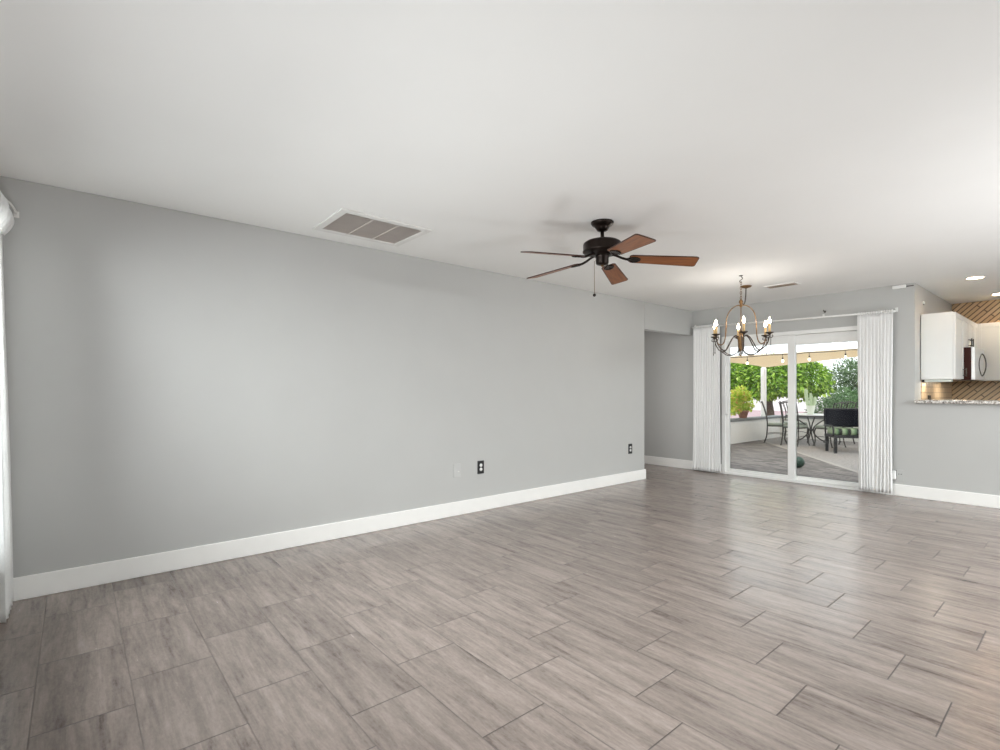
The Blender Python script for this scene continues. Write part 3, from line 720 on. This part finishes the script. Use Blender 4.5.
# ================================================================ PATIO
G = -0.12
def post(label, x, y, z0, z1):
    o = thing('patio_post', label, 'post', (x, y, z0), group='white posts holding the shade sail')
    f = MB(); f.box(-0.058, -0.058, 0, 0.058, 0.058, z1-z0-0.02); f.build('shaft', 'patio_white', o, bevel=0.012)
    f = MB(); f.box(-0.042, -0.042, z1-z0-0.02, 0.042, 0.042, z1-z0); f.build('cap', 'patio_white', o)
post('white post on the low wall at the corner of the beige sail', -2.0, 14.72, 0.5, 1.87)
post('white post on the low wall nearer the house', -1.985, 10.1, 0.5, 1.95)
post('white post at the right end of the beige sail', 3.95, 15.25, G, 2.45)
# shade sail: triangle with hollow edges
SL, SP, SR = Vector((-1.93, 10.12, 1.895)), Vector((-1.93, 14.66, 1.865)), Vector((3.86, 15.16, 2.36))
def sailpt(u, v):
    """u along the near edge towards SR, v from that edge to SP"""
    cen = (SL+SP+SR)/3
    a = SL.lerp(SR, u); p = a.lerp(SP, v)
    w0, w1, w2 = (1-u)*(1-v), v, u*(1-v)
    sag = w0*w2 + w0*w1*0.8 + w1*w2
    p = p + (cen-p)*0.55*sag*(1-27*w0*w1*w2*0.6)
    p.z += 0.5*w0*w1*w2*3
    return p
f = MB(); f.grid(sailpt, 36, 24); bmesh.ops.remove_doubles(f.b, verts=f.b.verts, dist=1e-4)
o = f.build('shade_sail', 'sail', solid=0.004); tag(o, 'beige triangular shade sail stretched over the patio', 'shade sail')
# string lights along the near edge of the sail
o = thing('string_lights', 'string of small lit bulbs along the beige sail', 'string lights', (0,0,0))
off = Vector((0.07, -0.08, -0.02)); cable = [sailpt(i/40, 0.0)+off+Vector((0,0,-0.015*math.sin(PI*((i*9/40) % 1)))) for i in range(41)]
f = MB(); f.tube(cable[1:-1], 0.008, 6); f.build('cable', 'black', o)
for s in (0.165, 0.26, 0.335, 0.44, 0.56, 0.68, 0.80):
    p = sailpt(s, 0.0)+off
    f = MB(); f.lathe([(0.005, 0), (0.005, -0.07), (0.014, -0.075), (0.016, -0.115), (0.012, -0.12)], p, 10); k = f.build('socket', 'black', o)
    f = MB(); f.lathe([(0.010, -0.118), (0.022, -0.135), (0.026, -0.155), (0.018, -0.175), (0.002, -0.182)], p, 12); f.build('bulb', 'string_bulb', k)

# chairs: face local +y, origin on the ground under the seat centre
def make_chair():
    t = thing('patio_chair', '', 'chair', (0,0,0), 0, 'wrought iron chairs around the patio table')
    for s in (-1, 1):
        f = MB(); f.tube(spline([(s*0.20, 0.19, 0.42), (s*0.205, 0.215, 0.33), (s*0.20, 0.20, 0.2), (s*0.205, 0.195, 0.1), (s*0.215, 0.235, 0.0)], 5), 0.014, 8); f.lathe([(0.02, 0), (0.02, 0.012)], (s*0.215, 0.235, 0), 8); f.build('leg', 'wrought', t)
        f = MB(); f.tube(spline([(s*0.19, -0.20, 0.44), (s*0.19, -0.205, 0.3), (s*0.195, -0.22, 0.15), (s*0.20, -0.265, 0.0)], 5), 0.014, 8); f.lathe([(0.02, 0), (0.02, 0.012)], (s*0.20, -0.265, 0), 8); f.build('leg', 'wrought', t)
        f = MB(); f.tube(spline([(s*0.195, -0.19, 0.22), (s*0.197, 0.0, 0.24), (s*0.20, 0.19, 0.22)], 4), 0.008, 6); f.build('stretcher', 'wrought', t)
    f = MB(); f.tube([(-0.19,-0.20,0.43), (0.19,-0.20,0.43), (0.205,0.20,0.43), (-0.205,0.20,0.43)], 0.013, 8, closed=True); f.box(-0.19, -0.19, 0.425, 0.19, 0.19, 0.435); f.build('seat_frame', 'wrought', t)
    f = MB(); f.box(-0.205, -0.19, 0.437, 0.205, 0.21, 0.50, bev=0.024); f.build('seat_cushion', 'seatpad', t)
    f = MB()
    for s in (-1, 1): f.tube(spline([(s*0.19, -0.20, 0.43), (s*0.192, -0.21, 0.6), (s*0.195, -0.25, 0.8), (s*0.2, -0.31, 1.0), (s*0.205, -0.345, 1.055)], 5), 0.014, 8)
    f.tube(spline([(-0.20, -0.315, 1.01), (-0.1, -0.322, 1.045), (0, -0.324, 1.055), (0.1, -0.322, 1.045), (0.20, -0.315, 1.01)], 5), 0.013, 8)
    f.tube([(-0.192, -0.213, 0.62), (0.192, -0.213, 0.62)], 0.010, 8)
    f.build('back_frame', 'wrought', t)
    f = MB()
    for x in (-0.12, -0.04, 0.04, 0.12): f.tube(spline([(x, -0.213, 0.62), (x*0.75, -0.245, 0.8), (x*1.05, -0.32, 1.035)], 5), 0.008, 6)
    f.tube([(0.045*math.cos(a), -0.25-0.02*math.sin(a), 0.81+0.05*math.sin(a)) for a in [2*PI*i/14 for i in range(14)]], 0.007, 6, closed=True)
    f.build('back_slats', 'wrought', t)
    return t
TX, TY = -0.62, 14.12
def face(dx, dy): return math.atan2(dy, dx) - PI/2
c1 = make_chair(); c1.location = (-1.36, 13.92, G); c1.rotation_euler = (0,0,face(0.93, 0.36)); c1['label'] = 'wrought iron patio chair nearest the low white wall, seen from its side'
dup(c1, (-1.22, 14.78, G), face(0.8, -0.6), 'wrought iron patio chair behind the one by the low wall, half hidden')
dup(c1, (-0.766, 13.52, G), face(0.16, 0.98), 'wrought iron patio chair showing its back beside the door stile')
dup(c1, (-0.13, 13.82, G), face(-0.9, 0.42), 'wrought iron patio chair between the table and the black loveseat')
dup(c1, (-0.22, 14.85, G), face(-0.45, -0.9), 'wrought iron patio chair on the far side of the patio table')
dup(c1, (0.62, 14.75, G), face(-0.95, -0.2), 'wrought iron patio chair behind the black loveseat')
# table
t = thing('patio_table', 'round patio table with pale top and scrolled iron base', 'table', (TX, TY, G))
f = MB(); f.lathe([(0.001, 0.725), (0.54, 0.725), (0.555, 0.732), (0.555, 0.742), (0.54, 0.75), (0.001, 0.75)], seg=56); f.build('tabletop', 'tabletop', t)
f = MB(); f.tube([(0.545*math.cos(a), 0.545*math.sin(a), 0.712) for a in [2*PI*i/40 for i in range(40)]], 0.014, 8, closed=True); f.build('rim', 'wrought', t)
for k in range(4):
    a = R(30)+k*PI/2; ca, sa = math.cos(a), math.sin(a)
    f = MB(); f.tube(spline([(r*ca, r*sa, z) for r, z in [(0.40, 0.71), (0.30, 0.62), (0.16, 0.52), (0.06, 0.40), (0.07, 0.27), (0.17, 0.15), (0.28, 0.08), (0.36, 0.012)]], 6), 0.015, 8); f.lathe([(0.022, 0), (0.022, 0.014)], (0.36*ca, 0.36*sa, 0), 10); f.build('leg', 'wrought', t)
f = MB(); f.tube([(0.075*math.cos(a), 0.075*math.sin(a), 0.36) for a in [2*PI*i/20 for i in range(20)]], 0.012, 8, closed=True); f.ball((0, 0, 0.36), 0.045, 14); f.build('base_ring', 'wrought', t)
# potted cactus on the table
CXX, CYY = -0.60, 14.05
p = thing('potted_cactus', 'pale potted columnar cactus standing on the patio table', 'plant', (CXX, CYY, G+0.75))
f = MB(); f.lathe([(0.055, 0), (0.062, 0.004), (0.082, 0.09), (0.098, 0.19), (0.104, 0.215), (0.094, 0.22), (0.088, 0.20), (0.001, 0.195)], seg=28); f.build('pot', 'pale_pot', p)
def stem(pts, r):
    f = MB(); P = spline(pts, 7); n = len(P)
    rr = [r*(0.8+0.2*min(1, i/4))*(1 if i < n-5 else math.sqrt(max(0.03, 1-((i-(n-6))/5.5)**2))) for i in range(n)]
    f.tube(P, r, 20, rr=rr)
    vs = f.b.verts[:]
    for q in range(n):
        for k in range(20):
            v_ = vs[q*20+k]; v_.co = P[q] + (v_.co-P[q])*(1.0 if k % 2 == 0 else 0.82)
    f.build('stem', 'cactus', p)
rd, rx, ry = 24.5, math.cos(R(20)), math.sin(R(20))
stem([(-0.055*rx, -0.055*ry, 0.19), (-0.08*rx, -0.08*ry, 0.34), (-0.095*rx, -0.095*ry, 0.50), (-0.10*rx, -0.10*ry, 0.64)], 0.040)
stem([(0.0, 0.02, 0.19), (0.005, 0.02, 0.35), (-0.01, 0.02, 0.53)], 0.038)
stem([(0.05*rx, 0.05*ry, 0.19), (0.085*rx, 0.085*ry, 0.30), (0.095*rx, 0.095*ry, 0.44)], 0.036)
# loveseat: local x along its length, faces local -y
sf = thing('loveseat', 'black outdoor loveseat with striped green seat cushion', 'loveseat', (0.409, 12.372, G), math.atan2(0.61, 0.79))
for (x, y) in ((0.03, 0.03), (1.33, 0.03), (0.03, 0.47), (1.33, 0.47)):
    f = MB(); f.box(x-0.027, y-0.027, 0, x+0.027, y+0.027, 0.34); f.build('leg', 'sofa_frame', sf, bevel=0.004)
f = MB(); f.box(0, 0, 0.33, 1.36, 0.52, 0.385); f.build('seat_frame', 'sofa_frame', sf, bevel=0.006)
for k in range(2):
    f = MB(); f.box(0.01+k*0.672, -0.02, 0.387, 0.678+k*0.672, 0.44, 0.53, bev=0.05); f.build('seat_cushion', 'sofa_green', sf)
f = MB()
for k in range(2):
    f = MB(); f.box(0.0+k*0.685, 0.42, 0.54, 0.675+k*0.685, 0.56, 0.93, bev=0.035); f.xform(Matrix.Translation((0, 0.5, 0.5)) @ Matrix.Rotation(R(-6), 4, 'X') @ Matrix.Translation((0, -0.5, -0.5))); f.build('back_cushion', 'sofa_black', sf)
f = MB(); f.tube([(0.02, 0.50, 0.36), (0.02, 0.58, 0.93), (1.34, 0.58, 0.93), (1.34, 0.50, 0.36)], 0.018, 8); f.build('back_frame', 'sofa_frame', sf)
for x in (0.0, 1.36):
    f = MB(); f.tube(spline([(x, 0.05, 0.36), (x, 0.06, 0.52), (x, 0.12, 0.575), (x, 0.3, 0.575), (x, 0.53, 0.57)], 5), 0.018, 8); f.build('armrest', 'sofa_frame', sf)
# ball
f = MB(); f.ball((0, 0, 0), 0.098, 28); o = f.build('patio_ball', 'ball', loc=(0.675, 9.6, G+0.098)); tag(o, 'dark green ball on the patio pavers by the door stile', 'ball')

# planter on the low wall
pl = thing('potted_plant', 'bushy yellow green plant in a terracotta pot on the low white wall', 'plant', (-1.985, 13.42, 0.5))
f = MB(); f.lathe([(0.085, 0), (0.09, 0.004), (0.125, 0.15), (0.14, 0.155), (0.145, 0.20), (0.13, 0.205), (0.12, 0.17), (0.001, 0.165)], seg=28); f.build('pot', 'terracotta', pl)
f = MB(); f.lathe([(0.118, 0.166), (0.06, 0.176), (0.001, 0.178)], seg=20); f.build('soil', 'soil', pl)
def foliage(blobs, n, L, W, seed, droop=0.3, lo=0.5):
    rnd = random.Random(seed); f = MB(); tot = sum(b[3]*b[4]*b[5] for b in blobs)
    for (bx, by, bz, ax, ay, az) in blobs:
        for _ in range(int(n*ax*ay*az/tot)):
            while True:
                v = Vector((rnd.uniform(-1,1), rnd.uniform(-1,1), rnd.uniform(-1,1)))
                if lo < v.length < 1: break
            j = 1+0.10*math.sin(7*v.x+3*v.z+seed)+0.08*math.sin(11*v.y-5*v.z)
            c = Vector((bx+v.x*ax*j, by+v.y*ay*j, bz+v.z*az*j))
            d_ = (v.normalized() + Vector((rnd.gauss(0,.6), rnd.gauss(0,.6), rnd.gauss(0,.5)-droop)))
            k = rnd.uniform(0.7, 1.25)
            f.leaf(c, d_, Vector((rnd.gauss(0,.4), rnd.gauss(0,.4), 1)), L*k, W*k)
    return f
foliage([(-0.02, -0.10, 0.46, 0.2, 0.32, 0.22), (-0.06, -0.42, 0.34, 0.14, 0.20, 0.20), (-0.06, 0.28, 0.34, 0.16, 0.18, 0.16), (0, -0.16, 0.64, 0.16, 0.26, 0.16)], 1300, 0.10, 0.055, 4).build('foliage', 'potleaf', pl)
f = MB()
for k in range(9):
    a = k*0.7; f.tube(spline([(0.03*math.cos(a), 0.03*math.sin(a), 0.16), (0.08*math.cos(a), 0.08*math.sin(a)-0.03, 0.32), (0.14*math.cos(a), 0.15*math.sin(a)-0.06, 0.5)], 4), 0.006, 6)
f.build('stem', 'bark', pl)

def tree(name, label, cat, loc, blobs, n, L, W, mat, trunk_h, tr, seed, group='trees beyond the patio'):
    o = thing(name, label, cat, loc, 0, group)
    foliage(blobs, n, L, W, seed).build('foliage', mat, o)
    rnd = random.Random(seed+50); f = MB()
    f.tube(spline([(0,0,0), (0.05,0.02,trunk_h*0.5), (-0.02,0.03,trunk_h)], 5), tr, 10, rr=[tr*(1.25-0.5*i/10) for i in range(11)])
    for b in blobs:
        f.tube(spline([(-0.02,0.03,trunk_h*0.9), (b[0]*0.4, b[1]*0.4, (trunk_h+b[2])/2), (b[0]*0.9, b[1]*0.9, b[2])], 5), tr*0.4, 7, rr=[tr*(0.6-0.5*i/10) for i in range(11)])
    f.build('trunk', 'bark', o)
tree('citrus_tree', 'large bright green leafy tree beyond the patio filling most of the door view', 'tree', (-4.0, 20.0, -0.35),
     [(0,0,2.1,1.5,1.3,0.72), (-1.3,-0.4,2.0,1.2,1.2,0.72), (0.9,0.3,2.05,1.0,1.0,0.75), (0.2,-0.8,1.9,1.3,0.9,0.62), (-2.2,-0.7,2.05,1.1,1.1,0.75), (1.35,0.4,1.95,0.62,0.8,0.62)], 14000, 0.15, 0.085, 'citrus', 1.3, 0.16, 11)
tree('olive_tree', 'grey green fine leaved tree at the right of the door view', 'tree', (-2.2, 26.0, -0.35),
     [(-0.6,0,1.7,1.2,1.1,1.2), (0.7,0.2,1.6,1.2,1.1,1.15), (-1.0,0.3,2.1,0.9,0.9,0.9), (0.0,0,2.0,1.1,1.0,0.9), (1.9,0,1.5,1.2,1.1,1.1), (0.1,-0.3,0.8,2.0,0.9,0.65)], 15000, 0.13, 0.065, 'olive', 0.9, 0.14, 12)
tree('hedge_shrub', 'low dull green shrub behind the patio chairs and table', 'shrub', (-2.0, 22.0, -0.35),
     [(0.1,0,0.7,1.1,0.8,0.95), (1.2,0.2,0.65,1.1,0.8,0.9), (-0.75,0.3,0.55,0.7,0.7,0.75), (2.4,0.2,0.55,1.0,0.8,0.75)], 9000, 0.12, 0.06, 'hedge', 0.3, 0.06, 13)
